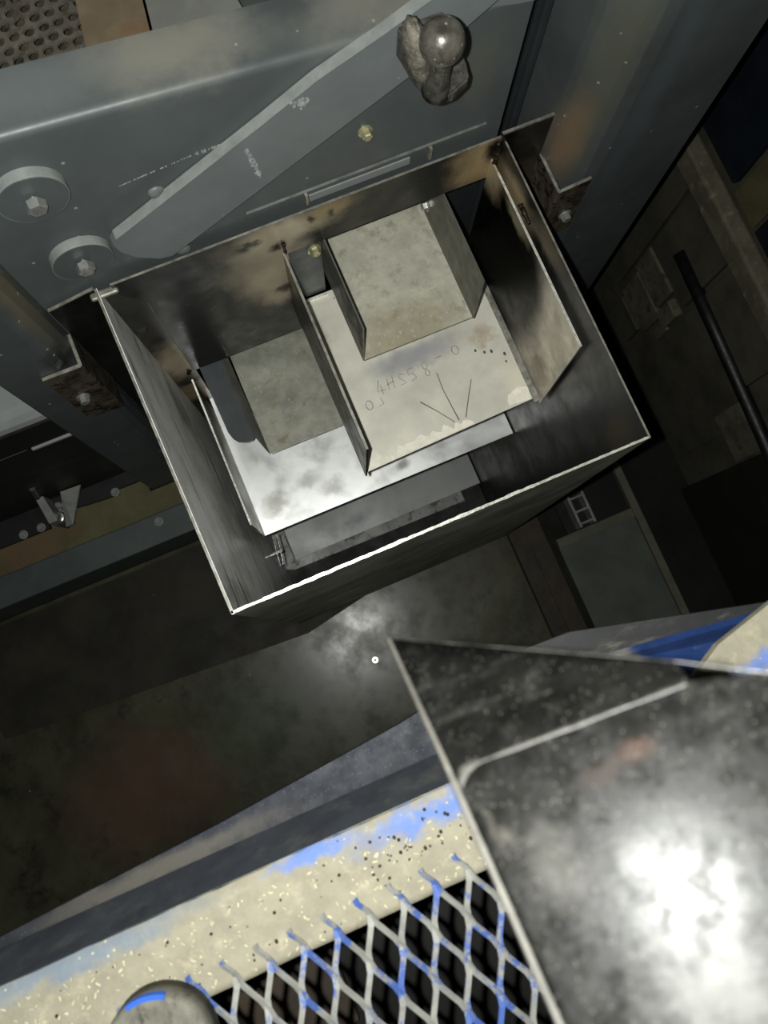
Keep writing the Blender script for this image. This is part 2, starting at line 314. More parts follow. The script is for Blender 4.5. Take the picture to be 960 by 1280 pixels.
def lathe(origin, axis, prof, seg=32, phase=0.0):
    """prof: (distance along axis, radius)"""
    bm = bmesh.new(); ax = Vector(axis).normalized(); u = ax.orthogonal().normalized(); v = ax.cross(u); o = Vector(origin); rings = []
    for h, r in prof:
        rings.append([bm.verts.new(o + ax * h + (u * math.cos(t) + v * math.sin(t)) * max(r, 1e-5)) for t in [phase + 2 * math.pi * k / seg for k in range(seg)]])
    for a, b in zip(rings, rings[1:]):
        for k in range(seg): bm.faces.new((a[k], a[(k + 1) % seg], b[(k + 1) % seg], b[k]))
    bm.faces.new(list(reversed(rings[0]))); bm.faces.new(rings[-1])
    return bm

def plate_hole(x0, x1, z0, z1, y0, y1, hx, hz, hr, seg=24):
    bm = bmesh.new()
    def edge(t):
        c, s = math.cos(t), math.sin(t); k = 1e9
        if c > 1e-6: k = min(k, (x1 - hx) / c)
        if c < -1e-6: k = min(k, (x0 - hx) / c)
        if s > 1e-6: k = min(k, (z1 - hz) / s)
        if s < -1e-6: k = min(k, (z0 - hz) / s)
        return hx + c * k, hz + s * k
    ts = sorted(set([2 * math.pi * k / seg for k in range(seg)] + [math.atan2(z - hz, x - hx) % (2 * math.pi) for x in (x0, x1) for z in (z0, z1)]))
    R = []
    for y in (y0, y1):
        R.append([bm.verts.new((hx + hr * math.cos(t), y, hz + hr * math.sin(t))) for t in ts])
        R.append([bm.verts.new((edge(t)[0], y, edge(t)[1])) for t in ts])
    n = len(ts)
    for i in range(n):
        j = (i + 1) % n
        bm.faces.new((R[0][i], R[0][j], R[1][j], R[1][i])); bm.faces.new((R[2][i], R[3][i], R[3][j], R[2][j]))
        bm.faces.new((R[0][i], R[2][i], R[2][j], R[0][j])); bm.faces.new((R[1][i], R[1][j], R[3][j], R[3][i]))
    return bm

def slab(pts, nrm, t):
    """a plate from a 3-D outline, thickness t along nrm"""
    bm = bmesh.new(); n = Vector(nrm).normalized() * t
    a_prism(bm, [Vector(p) for p in pts], [Vector(p) + n for p in pts]); return bm

HEX = {}
def bolt(parent, p, r, h, material='zinc', axis=(0, -1, 0), flange=True, name='bolt'):
    """hex bolt head with collar, as one part sharing mesh data"""
    key = (round(r, 4), round(h, 4), material, axis, flange)
    if key not in HEX:
        bm = bmesh.new()
        prof = ([(0, r * 1.35), (h * 0.22, r * 1.35), (h * 0.25, r * 1.05)] if flange else [(0, r * 1.0)])
        if flange: b1 = lathe((0, 0, 0), axis, prof, 20); me1 = bpy.data.meshes.new('t'); b1.to_mesh(me1); b1.free(); bm.from_mesh(me1)
        b2 = lathe((0, 0, 0), axis, [(h * 0.2 if flange else 0, r), (h * 0.86, r), (h, r * 0.82), (h * 0.96, r * 0.6), (h * 0.96, 0)], 6, 0.3); me2 = bpy.data.meshes.new('t'); b2.to_mesh(me2); b2.free(); bm.from_mesh(me2)
        bmesh.ops.recalc_face_normals(bm, faces=bm.faces)
        me = bpy.data.meshes.new('bolt'); bm.to_mesh(me); bm.free(); me.materials.append(M[material]); HEX[key] = me
    o = bpy.data.objects.new(name, HEX[key]); COL.objects.link(o); o.parent = parent
    o.location = Vector(p) - worldloc(parent); return o

# ================================================================ SETTING
bm = prism_z([(-2.2, -1.6), (0.495, -1.6), (0.495, 2.2), (-2.2, 2.2)], -0.08, 0.0)
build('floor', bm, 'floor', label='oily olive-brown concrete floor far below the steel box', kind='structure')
bm = prism_z([(0.495, -1.6), (2.2, -1.6), (2.2, 2.2), (0.495, 2.2)], -0.08, -0.004)
build('floor', bm, 'blackfloor', label='black dirty pit floor on the right', kind='structure')

wr = build('wall_right', bx((1.055, -1.6, 0), (1.20, 2.2, 2.6)), 'wall', label='dark block wall beyond the right post', kind='structure')
def wblock(y0, y1, z0, z1, material, t=0.012, name='block'):
    return build(name, bx((1.055 - t, y0, z0), (1.056, y1, z1), min(0.004, t * 0.3)), material, wr)
wblock(0.470, 0.600, 0.322, 0.430, 'block', 0.02)
wblock(0.415, 0.462, 0.318, 0.400, 'block', 0.024)
wblock(0.452, 0.588, 0.188, 0.310, 'block', 0.015)
wblock(0.410, 0.442, 0.230, 0.305, 'block', 0.010)
wblock(0.470, 0.575, 0.080, 0.178, 'wall', 0.02)
wblock(0.610, 0.800, 0.200, 0.700, 'wall', 0.02)
wblock(0.420, 0.600, 0.440, 0.700, 'wall', 0.02)
wblock(0.170, 0.405, 0.520, 0.700, 'wall', 0.02)
wblock(0.100, 0.405, 0.030, 0.500, 'wall', 0.01)
wblock(0.02, 0.150, 0.330, 0.470, 'block', 0.014)
wblock(-0.6, 0.015, 0.0, 0.66, 'blackfloor', 0.03)  # lower wall coloured black to stand for its dark grazing light
wblock(0.435, 0.520, 0.800, 1.10, 'olivepanel', 0.014, 'panel')
wblock(0.530, 1.00, 0.820, 1.60, 'navypanel', 0.02, 'panel')
wblock(-0.3, 0.425, 0.810, 1.40, 'navypanel', 0.02, 'panel')

# ================================================================ MACHINE FRAME
def ztop(x): return 1.5505 - 0.1152 * x
P = root('back_panel', (0.11, 0.587, 0.945), 'large dark grey painted back panel with a folded dusty top flange', 'panel')
bm = bmesh.new()
prof = []
for k in range(9):
    t = math.radians(90 * k / 8); prof.append((0.582 + 0.009 - 0.009 * math.cos(t), -0.009 + 0.009 * math.sin(t)))
prof.append((0.594, 0.0)); prof.append((0.655, 0.0)); prof.insert(0, (0.582, -0.012))
xs = [-0.245, 0.0, 0.20, 0.459]; rows = []
for x in xs:
    rows.append([bm.verts.new((x, y, ztop(x) + z)) for y, z in prof] + [bm.verts.new((x, 0.655, ztop(x) - 0.006))])
for a, b in zip(rows, rows[1:]):
    for k in range(len(a) - 1): bm.faces.new((a[k], a[k + 1], b[k + 1], b[k]))
fl = build('top_flange', bm, 'paint', P, smooth=True)
for p_ in fl.data.polygons:
    c_ = p_.center + P.location
    if c_.y > 0.595: p_.use_smooth = False
front = [(-0.245, 0.945), (0.1755, 0.945), (0.1755, 1.158), (0.385, 1.158), (0.459, 1.158), (0.459, ztop(0.459) - 0.012), (-0.245, ztop(-0.245) - 0.012)]
build('panel_face', prism_y(front, 0.582, 0.592), 'paint', P)
for x, z in ((-0.0246, 1.3936), (-0.024, 1.245)):
    build('rivet', lathe((x, 0.583, z), (0, -1, 0), [(0, 0.011), (0.002, 0.011), (0.0045, 0.008), (0.006, 0.003)], 20), 'rivet', P, smooth=True)
bolt(P, (0.2494, 0.582, 1.3618), 0.0075, 0.012, 'zinc_yellow')
bolt(P, (0.163, 0.582, 1.108), 0.0085, 0.012, 'zinc_yellow')
# chalky scribe marks on the panel
def scribe(pts, wd, name, n=40, jit=0.5):
    bm = bmesh.new()
    for (a, b) in zip(pts, pts[1:]):
        a = Vector(a); b = Vector(b)
        for k in range(n):
            if random.random() < 0.25: continue
            c = a.lerp(b, (k + random.random() * .6) / n); s = wd * random.uniform(0.3, 1.2); L = (b - a).length / n * random.uniform(0.3, 0.6)
            d = (b - a).normalized() * L; q = Vector((0, 0, s)) if abs(d.x) > abs(d.z) else Vector((s, 0, 0))
            vs = [bm.verts.new(c + d * u + q * v + Vector((0, w_, 0))) for w_ in (0, -0.0006) for u, v in ((-1, -.5), (1, -.5), (1, .5), (-1, .5))]
            bm.faces.new(vs[4:]); 
            for i in range(4): bm.faces.new((vs[i], vs[(i + 1) % 4], vs[(i + 1) % 4 + 4], vs[i + 4]))
    return build(name, bm, 'chalk', P, kind='stuff')
scribe([(-0.06, 0.5818, 1.430), (0.03, 0.5818, 1.437)], 0.0014, 'scratch_mark', 60)
scribe([(0.035, 0.5818, 1.437), (0.083, 0.5818, 1.436)], 0.005, 'scratch_mark', 50)
# ledge under the arm
lg = root('ledge_bar', (0.25, 0.578, 1.27), 'thin steel ledge bar fixed along the panel just above the box', 'bar')
build('ledge', bx((0.074, 0.5790, 1.276), (0.434, 0.5825, 1.2795), 0.0005, 1), 'ledge', lg)
build('flat_strip', bx((0.165, 0.5800, 1.2500), (0.318, 0.5825, 1.2645)), 'greychannel', lg)
for x in (0.158, 0.345):
    build('spacer', bx((x, 0.574, 1.252), (x + 0.004, 0.583, 1.277)), 'edge', lg)

# big washers with hex bolts
def big_bolt(x, z, label):
    r = root('washer_bolt', (x, 0.582, z), label, 'bolt', 'hex bolts on thick round washers')
    build('washer', lathe((x, 0.5822, z), (0, -1, 0), [(0, 0.039), (0.0130, 0.039), (0.0140, 0.038)], 48), 'paint', r, label='thick painted round washer')
    build('washer_rim', lathe((x, 0.5815, z), (0, -1, 0), [(0, 0.0390), (0, 0.0393), (0.0118, 0.0393), (0.0128, 0.0391)], 48), 'lit_edge', r)  # paler ring puts the light on the upper rim into the colour
    build('shank', lathe((x, 0.572, z), (0, -1, 0), [(0, 0.0065), (0.010, 0.0065)], 16), 'zinc', r)
    bolt(r, (x, 0.5645, z), 0.0120, 0.010, 'zinc', flange=False, name='bolt_head')
    return r
big_bolt(-0.148, 1.478, 'hex bolt on the upper thick round washer, nearest the panel flange')
big_bolt(-0.1455, 1.327, 'hex bolt on the lower thick round washer, beside the arm end')

# diagonal arm
A = root('diagonal_arm', (0.1, 0.567, 1.29), 'long flat grey steel arm running diagonally across the back panel', 'arm')
up = [(-0.094, 1.352), (0.118, 1.466), (0.187, 1.505), (0.264, 1.537), (0.330, 1.568), (0.50, 1.655)]
lw = [(0.53, 1.63), (0.399, 1.528), (0.297, 1.455), (-0.040, 1.268), (-0.056, 1.272), (-0.083, 1.296), (-0.097, 1.322), (-0.101, 1.342)]
build('arm_plate', prism_y(up + lw, 0.567, 0.581), 'arm', A)
bm = bmesh.new()
for (a, b) in zip(up, up[1:]):
    n = Vector((-(b[1] - a[1]), 0, b[0] - a[0])).normalized() * 0.0008
    A0, B0 = Vector((a[0], 0.567, a[1])) + n, Vector((b[0], 0.567, b[1])) + n; dy = Vector((0, 0.0138, 0))
    vs = [bm.verts.new(v) for v in (A0 - n * 1.4, B0 - n * 1.4, B0 - n * 1.4 + dy, A0 - n * 1.4 + dy, A0, B0, B0 + dy, A0 + dy)]
    for f in ((4, 5, 6, 7), (0, 1, 5, 4), (3, 2, 6, 7), (0, 4, 7, 3), (1, 5, 6, 2)): bm.faces.new([vs[i] for i in f])
build('worn_lit_edge', bm, 'lit_edge', A, label='worn upper edge of the arm, with its lit tone painted in')  # worn edge, also coloured paler as the lit thickness face
bm = bmesh.new()
for k in range(60):
    t = random.random(); c = Vector((0.092 + 0.010 * t + random.gauss(0, .0012), 0.5669 - k * 4e-6, 1.433 - 0.062 * t)); s = random.uniform(.0006, .002)
    a_box(bm, c - Vector((s, .0003, s * 1.5)), c + Vector((s, .0004, s * 1.5)))
build('chalk_scratch', bm, 'chalk', A, kind='stuff'); bm = bmesh.new()
for k in range(30):
    c = Vector((0.165 + random.gauss(0, .004), 0.5669 - k * 6e-6, 1.478 + random.gauss(0, .003))); s = random.uniform(.0008, .0022)
    a_box(bm, c - Vector((s, .0003, s)), c + Vector((s, .0004, s)))
build('chalk_scratch', bm, 'chalk', A, kind='stuff')
# curved sheet at the top right, behind the arm
cv = [(0.33, 1.512), (0.369, 1.507), (0.405, 1.500), (0.44, 1.490), (0.476, 1.484), (0.512, 1.482), (0.540, 1.484), (0.540, 1.75), (0.33, 1.75)]
build('curved_plate', prism_y(cv, 0.5815, 0.5865), 'arm', None, 'grey plate with a curved lower edge behind the arm above the post', 'plate')

# tow ball
T = root('tow_ball', (0.305, 0.505, 1.475), 'dirty steel tow ball on its shank in front of the diagonal arm', 'tow ball')
bc = Vector((0.2965, 0.500, 1.590)); rb = 0.0232
prof = [(rb * -math.cos(t), rb * math.sin(t)) for t in [math.radians(3 + 174 * k / 28) for k in range(29)]]
build('ball', lathe(bc, (0, 0, 1), prof, 40), 'tow', T, smooth=True)
build('neck', lathe((0.305, 0.5125, 1.500), (0.075, 0.13, -1), [(-0.088, 0.013), (-0.06, 0.0125), (-0.03, 0.0125), (-0.010, 0.0145), (0.002, 0.017)], 32), 'tow_block', T, smooth=True)
blk = [(0.286, 0.530), (0.299, 0.503), (0.316, 0.497), (0.3420, 0.508), (0.3470, 0.530), (0.3450, 0.566), (0.284, 0.566)]
bm = prism_z(blk, 1.490, 1.506); bmesh.ops.bevel(bm, geom=list(bm.edges), offset=0.0025, segments=2, affect='EDGES')
build('hex_base', bm, 'tow_block', T)
blk = [(0.281, 0.536), (0.287, 0.526), (0.322, 0.526), (0.329, 0.533), (0.332, 0.566), (0.278, 0.566)]
bm = prism_z(blk, 1.503, 1.545); bmesh.ops.bevel(bm, geom=list(bm.edges), offset=0.0025, segments=2, affect='EDGES')
build('shank_block', bm, 'tow_block', T)
bm = bmesh.new(); bmesh.ops.create_icosphere(bm, subdivisions=4, radius=1.0)
for v in bm.verts:
    q = v.co.normalized(); n_ = noise.noise(q * 6) * .10 + noise.noise(q * 15) * .06
    v.co = Vector((0.2835 + q.x * 0.0125 * (1 + n_) - 0.008 * q.z, 0.527 + q.y * 0.022 * (1 + n_), 1.551 + q.z * 0.045 * (1 + n_)))
build('caked_grease', bm, 'tow_rough', T, label='rough caked dirt on the shank side', smooth=True)

# posts
pr = [(0.525, 0.70), (0.545, 0.572), (0.549, 0.560), (0.560, 0.545), (0.580, 0.525), (0.595, 0.515), (0.615, 0.511), (0.777, 0.511), (0.781, 0.515), (0.781, 0.74), (0.525, 0.74)]
build('steel_post', prism_z(pr, 0.0, 2.2), 'post', None, 'wide dark grey steel post with a brown-stained rounded edge, right of the box', 'post')
pl = [(-0.345, 0.75), (-0.345, 0.530), (-0.341, 0.526), (-0.262, 0.526), (-0.250, 0.531), (-0.240, 0.542), (-0.2335, 0.560), (-0.2330, 0.5815), (-0.2460, 0.5815), (-0.2460, 0.75)]
build('steel_post', prism_z(pl, 0.0, 1.75), 'post', None, 'dark steel post with a scorched brown edge, left of the box', 'post')
rs = root('recess_sheet', (0.49, 0.64, 0), 'dark ribbed vertical sheet between the panel and the right post', 'sheet')
build('sheet', bx((0.40, 0.640, 0.0), (0.532, 0.646, 2.2)), 'recess', rs)
for x in (0.492, 0.518):
    build('rib', bx((x, 0.630, 0.0), (x + 0.012, 0.641, 2.2), 0.003), 'recess', rs)

# top left behind the flange
pf = root('perforated_guard', (-0.12, 0.85, 1.40), 'perforated steel sheet with round holes behind the panel flange', 'sheet')
bm = bmesh.new(); pit = 0.0180; hr = 0.0066
nx, ny = 11, 18
ang = math.radians(8)
for j in range(ny):
    for i in range(nx):
        cx = -0.026 - (i + 0.5 * (j % 2)) * pit; cy = 0.665 + j * pit * 0.866
        cx += (cy - 0.735) * 0.18
        dx, dy = pit / 2, pit * 0.866 / 2
        ts = [2 * math.pi * k / 12 + math.pi / 12 for k in range(12)]
        def out(t):
            c, s = math.cos(t), math.sin(t); k = min(dx / abs(c), dy / abs(s)); return (cx + c * k + s * k * 0.18, cy + s * k)
        ri = [bm.verts.new((cx + hr * math.cos(t), cy + hr * math.sin(t), 1.45)) for t in ts]
        rd = [bm.verts.new((cx + hr * math.cos(t), cy + hr * math.sin(t), 1.446)) for t in ts]
        corners = [math.atan2(dy, dx), math.pi - math.atan2(dy, dx), math.pi + math.atan2(dy, dx), 2 * math.pi - math.atan2(dy, dx)]
        ro = [bm.verts.new((*out(t), 1.45)) for t in ts]
        for k in range(12):
            m = (k + 1) % 12; t0, t1 = ts[k], ts[m] if m else ts[0] + 2 * math.pi
            cc = [c for c in corners if t0 + 1e-4 < c < t1 - 1e-4]
            if cc: bm.faces.new((ri[k], ro[k], bm.verts.new((*out(cc[0]), 1.45)), ro[m], ri[m]))
            else: bm.faces.new((ri[k], ro[k], ro[m], ri[m]))
            bm.faces.new((ri[k], ri[m], rd[m], rd[k]))
build('perforated_sheet', bm, 'perf', pf)
build('backing_sheet', bx((-0.235, 0.66, 1.404), (-0.02, 1.0, 1.41)), 'under', pf)
build('rusty_plate', slab([(-0.046, 0.66, 1.456), (0.031, 0.66, 1.456), (0.073, 0.95, 1.456), (-0.002, 0.95, 1.456)], (0, 0, -1), 0.004), 'rust', None, 'brown rusty flat plate beside the perforated sheet', 'plate')
build('grey_plate', slab([(0.034, 0.66, 1.452), (0.160, 0.66, 1.452), (0.128, 0.95, 1.452), (0.076, 0.95, 1.452)], (0, 0, -1), 0.004), 'greyplate', None, 'plain grey plate beside the rusty plate at the top', 'plate')
build('dark_plate', slab([(0.165, 0.66, 1.440), (0.36, 0.66, 1.440), (0.36, 0.95, 1.440), (0.133, 0.95, 1.440)], (0, 0, -1), 0.004), 'darkplate', None, 'dark grey plate behind the top flange, next to a black gap', 'plate')

# ================================================================ STEEL BOX
B = root('steel_box', (0.155, 0.33, 0.12), 'deep open-topped scorched sheet steel box bolted between the posts', 'box')
ZR = 1.25
bm = bmesh.new()
wl = [(-0.1575, 0.572), (-0.1535, 0.572), (-0.1425, 0.0905), (-0.1465, 0.0875)]
a_prism(bm, [(x + 0.024, y, 0.12) for x, y in wl], [(x, y, ZR) for x, y in wl])
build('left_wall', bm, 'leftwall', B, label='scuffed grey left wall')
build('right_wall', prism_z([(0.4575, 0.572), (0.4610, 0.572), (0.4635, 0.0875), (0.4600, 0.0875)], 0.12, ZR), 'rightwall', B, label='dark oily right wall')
build('front_wall', prism_z([(-0.1465, 0.0870), (0.4630, 0.0870), (0.4630, 0.0905), (-0.1465, 0.0905)], 0.12, ZR - 0.0012), 'front', B)
# ground bright lip along the front
bm = bmesh.new(); N = 90; rows = []
for i in range(N + 1):
    x = -0.146 + 0.607 * i / N; j1 = random.uniform(-.0005, .0005); j2 = random.uniform(-.0006, .0006); th = 0.0018 + 0.0010 * abs(noise.noise(Vector((x * 18, 0, 0))))
    if i > N * .72: th *= 0.75
    rows.append([bm.verts.new((x, 0.0888 + sy * (th) + (j1 if sy < 0 else j2), z)) for sy, z in ((-1, ZR - .0012), (1, ZR - .0012), (1, ZR + .0004), (-1, ZR + .0004))])
for a, b in zip(rows, rows[1:]):
    for k in range(4): bm.faces.new((a[k], a[(k + 1) % 4], b[(k + 1) % 4], b[k]))
bm.faces.new(rows[0]); bm.faces.new(rows[-1][::-1])
build('front_lip', bm, 'bright_edge', B, label='bright ground front lip')
# thin cut edges on the other rims
build('side_lip', prism_z([(-0.1576, 0.572), (-0.1542, 0.572), (-0.1431, 0.0875), (-0.1466, 0.0875)], ZR, ZR + .0004), 'edge', B)
build('side_lip', prism_z([(0.4580, 0.560), (0.4608, 0.560), (0.4634, 0.0875), (0.4606, 0.0875)], ZR, ZR + .0004), 'edge', B)
build('back_lip', bx((-0.135, 0.5678, ZR), (0.455, 0.5712, ZR + .0005)), 'edge', B)
# back sheet: left cell and band over the spout opening
bk = [(-0.100, 0.852), (0.118, 0.852), (0.118, 1.153), (0.4575, 1.153), (0.4575, ZR), (-0.135, ZR), (-0.135, 1.222), (-0.104, 1.165)]
build('back_sheet', prism_y(bk, 0.5680, 0.5715), 'back', B, label='scorched black and tan back sheet')
build('corner_sheet', plate_hole(-0.152, -0.0975, 0.30, 1.232, 0.5722, 0.5775, -0.137, 1.078, 0.0115), 'corner', B, label='tan-tinted corner sheet with a round hole')
build('sheet_seam', tube([(-0.104, 0.5678, 1.165), (-0.1005, 0.5678, 0.86)], 0.0007, 6), 'edge', B)
build('weld_tab', bx((-0.168, 0.562, 1.2335), (-0.128, 0.5735, 1.2405), 0.003, 2), 'edge', B)
build('jamb', bx((0.4540, 0.5655, 0.93), (0.4575, 0.5725, 1.20)), 'edge', B)
# weld beads and scorch lumps
def bead(pts, r, jit=0.35, material='weld', parent=B):
    return build('weld_bead', tube(pts, r, 8, jit), material, parent, smooth=True)
bead([(0.452 + random.gauss(0, .0015), 0.562 + random.gauss(0, .001), 1.247 - .006 * k) for k in range(9)], 0.0045)
bead([(0.454, 0.480 - .004 * k, 1.214 + random.gauss(0, .001)) for k in range(9)], 0.0040)
bead([(0.1135, 0.5655, 1.19 - .006 * k) for k in range(6)], 0.0022)
bead([(-0.108 + random.gauss(0, .001), 0.560, 0.885 - .004 * k) for k in range(5)], 0.003)
# ears and angle brackets on both sides
er = build('ear', prism_y([(0.462, 0.90), (0.555, 0.90), (0.569, 1.244), (0.462, 1.247)], 0.5735, 0.5770), 'ear', B, label='dark heat-stained right ear plate')
build('ear_lip', bx((0.462, 0.5733, 1.2440), (0.568, 0.5772, 1.2475)), 'edge', er)
el = build('ear', prism_y([(-0.158, 0.70), (-0.2285, 0.70), (-0.2285, 1.232), (-0.158, 1.246)], 0.5735, 0.5770), 'ear_black', B, label='soot-black left ear plate')
build('ear_lip', prism_y([(-0.2285, 1.232), (-0.158, 1.246), (-0.158, 1.2485), (-0.2285, 1.2345)], 0.5733, 0.5772), 'edge', el)
def angle(poly, z0, z1, label, bp):
    o = build('angle_bracket', prism_z(poly, z0, z1), 'angle', B, label=label)
    ins = build('bracket_lip', prism_z(poly, z1, z1 + .0012), 'edge', o)
    bolt(o, bp, 0.0085, 0.012, 'zinc')
angle([(0.5430, 0.5735), (0.5480, 0.5735), (0.5480, 0.5065), (0.6030, 0.5095), (0.6030, 0.5045), (0.5455, 0.5015), (0.5430, 0.5045)], 1.00, 1.150, 'rusty right angle bracket', (0.579, 0.503, 1.062))
angle([(-0.2335, 0.5735), (-0.2285, 0.5735), (-0.2285, 0.522), (-0.231, 0.519), (-0.290, 0.520), (-0.290, 0.525), (-0.2335, 0.525)], 0.945, 1.150, 'rusty left angle bracket', (-0.266, 0.5195, 1.045))
# black sump at the bottom
build('sump', bx((-0.145, 0.0905, 0.10), (0.4575, 0.572, 0.12)), 'soot', B, label='black sump at the bottom of the box')

# ---------------------------------------------------------------- inner chute
I = root('inner_chute', (0.17, 0.41, 0.15), 'bright sheet steel chute with trays and dividing plate inside the box', 'chute')
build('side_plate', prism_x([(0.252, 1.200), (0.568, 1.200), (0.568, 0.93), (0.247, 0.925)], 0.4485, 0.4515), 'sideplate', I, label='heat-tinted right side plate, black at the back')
build('side_plate_lip', bx((0.4480, 0.252, 1.2000), (0.4518, 0.545, 1.2008)), 'bright_edge', I)
build('fold_strip', slab([(0.4475, 0.25, 0.942), (0.4475, 0.565, 0.942), (0.438, 0.565, 0.9405), (0.436, 0.25, 0.9405)], (0, 0, 1), 0.0012), 'edge', I)
ta = build('upper_tray', prism_z([(0.113, 0.2485), (0.4485, 0.258), (0.4485, 0.580), (0.113, 0.580)], 0.9370, 0.940), 'tray_a', I, label='bright upper tray with white residue on its edge')
build('divider', prism_x([(0.242, 1.148), (0.567, 1.163), (0.567, 0.945), (0.242, 0.945)], 0.1095, 0.1125), 'divider', I)
build('divider_lip', slab([(0.1090, 0.242, 1.1482), (0.1130, 0.242, 1.1482), (0.1130, 0.567, 1.1632), (0.1090, 0.567, 1.1632)], (0, 0, 1), 0.0006), 'edge', I)
build('tray_back_lip', bx((0.118, 0.573, 0.9402), (0.176, 0.577, 0.946)), 'bright_edge', I)
tb = build('lower_tray', prism_z([(-0.106, 0.258), (0.4560, 0.258), (0.4560, 0.585), (-0.106, 0.585)], 0.6570, 0.660), 'tray_b', I, label='bright lower tray')
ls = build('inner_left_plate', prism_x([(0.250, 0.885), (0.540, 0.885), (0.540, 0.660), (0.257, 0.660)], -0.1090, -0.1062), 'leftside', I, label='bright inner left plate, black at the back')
build('plate_lip', bx((-0.1092, 0.250, 0.8850), (-0.1060, 0.540, 0.8858)), 'bright_edge', ls)
build('tray_fold', slab([(-0.106, 0.258, 0.661), (-0.106, 0.560, 0.661), (-0.094, 0.560, 0.6605), (-0.090, 0.258, 0.6605)], (0, 0, 1), 0.001), 'tray_b', I)
build('bottom_shelf', prism_z([(-0.088, 0.246), (0.4560, 0.246), (0.4560, 0.575), (-0.088, 0.575)], 0.1470, 0.150), 'tray_c', I, label='grey-blue bottom shelf')
build('shelf_fin', prism_x([(0.246, 0.150), (0.560, 0.150), (0.560, 0.205), (0.31, 0.205)], -0.0905, -0.0880), 'blue_grey', I)
build('bottom_lip', prism_z([(-0.138, 0.240), (-0.10, 0.224), (0.40, 0.218), (0.40, 0.40), (-0.138, 0.40)], 0.128, 0.134), 'tray_d', I)
# residue along the upper tray edge
def blob(pts, z, t, material, name, parent):
    bm = bmesh.new(); a_prism(bm, [(x, y, z) for x, y in pts], [(x, y, z + t) for x, y in pts]); return build(name, bm, material, parent)
def ragged(x0, x1, yb, h, n):
    lo_ = [(x0 + (x1 - x0) * i / n, yb + (x0 + (x1 - x0) * i / n) * .028 + random.uniform(0, .001)) for i in range(n + 1)]
    hi_ = [(x, y + h * random.uniform(.55, 1.15)) for x, y in lo_]
    hi_[0] = (hi_[0][0], lo_[0][1] + h * .3); hi_[-1] = (hi_[-1][0], lo_[-1][1] + h * .3)
    return lo_ + hi_[::-1]
for a, b, h in ((0.117, 0.152, 0.016), (0.155, 0.160, 0.009), (0.163, 0.169, 0.011), (0.176, 0.285, 0.014), (0.285, 0.322, 0.011)):
    blob(ragged(a, b, 0.2462, h * 1.35, max(3, int((b - a) / .007))), 0.940, 0.0008, 'sealant', 'white_residue', ta)
blob([(0.392, 0.262), (0.432, 0.2585), (0.437, 0.281), (0.420, 0.287), (0.398, 0.280), (0.393, 0.270)], 0.940, 0.0008, 'sealant', 'white_residue', ta)
def stroke(pts, z, wd, material, name, parent):
    bm = bmesh.new()
    L = [Vector((x, y, z)) for x, y in pts]; rows = []
    for i, p in enumerate(L):
        d = (L[min(i + 1, len(L) - 1)] - L[max(i - 1, 0)]).normalized(); s = Vector((-d.y, d.x, 0)) * wd * .5 * random.uniform(.7, 1.2)
        rows.append([bm.verts.new(p + s), bm.verts.new(p - s), bm.verts.new(p - s + Vector((0, 0, .0004))), bm.verts.new(p + s + Vector((0, 0, .0004)))])
    for a, b in zip(rows, rows[1:]):
        for k in range(4): bm.faces.new((a[k], a[(k + 1) % 4], b[(k + 1) % 4], b[k]))
    bm.faces.new(rows[0]); bm.faces.new(rows[-1][::-1])
    return build(name, bm, material, parent)
for pts in ([(0.298, 0.366), (0.296, 0.335), (0.298, 0.300), (0.300, 0.272)], [(0.350, 0.332), (0.333, 0.305), (0.313, 0.272)], [(0.250, 0.328), (0.272, 0.300), (0.292, 0.271)]):
    stroke(pts, 0.9401, 0.0016, 'scratch', 'scratch_line', ta)
# faded marker figures in front of the spout (read from the far side)
def ch(cx, cy, s, pts): return [(cx + px * s, cy + py * s) for px, py in pts]
O_ = [(math.cos(t) * .5, math.sin(t) * .7) for t in [2 * math.pi * k / 12 for k in range(13)]]
marks = [ch(0.345, 0.392, 0.012, O_), [(0.318, 0.392), (0.305, 0.391)], ch(0.283, 0.386, 0.009, O_), ch(0.283, 0.372, 0.008, O_),
         [(0.262, 0.391), (0.252, 0.391), (0.250, 0.381), (0.259, 0.381), (0.262, 0.372), (0.252, 0.369)],
         [(0.243, 0.386), (0.235, 0.390), (0.233, 0.382), (0.243, 0.370), (0.231, 0.369)],
         [(0.222, 0.392), (0.219, 0.369)], [(0.212, 0.391), (0.209, 0.369)], [(0.222, 0.381), (0.208, 0.379)],
         [(0.197, 0.393), (0.188, 0.374), (0.202, 0.373)], [(0.197, 0.384), (0.196, 0.366)],
         [(0.188, 0.362), (0.190, 0.350), (0.180, 0.349)], ch(0.165, 0.357, 0.012, O_)]
for m_ in marks: stroke(m_, 0.9401, 0.0014, 'marker', 'marker_stroke', ta)
for x, y, r in ((0.378, 0.377, .0026), (0.392, 0.368, .003), (0.404, 0.365, .003), (0.424, 0.352, .003), (0.421, 0.338, .002)):
    blob([(x + r * math.cos(t) * .8, y + r * math.sin(t) * random.uniform(.8, 1.5)) for t in [k * .785 for k in range(8)]], 0.9400, 0.0006, 'scratch', 'burn_spot', ta)

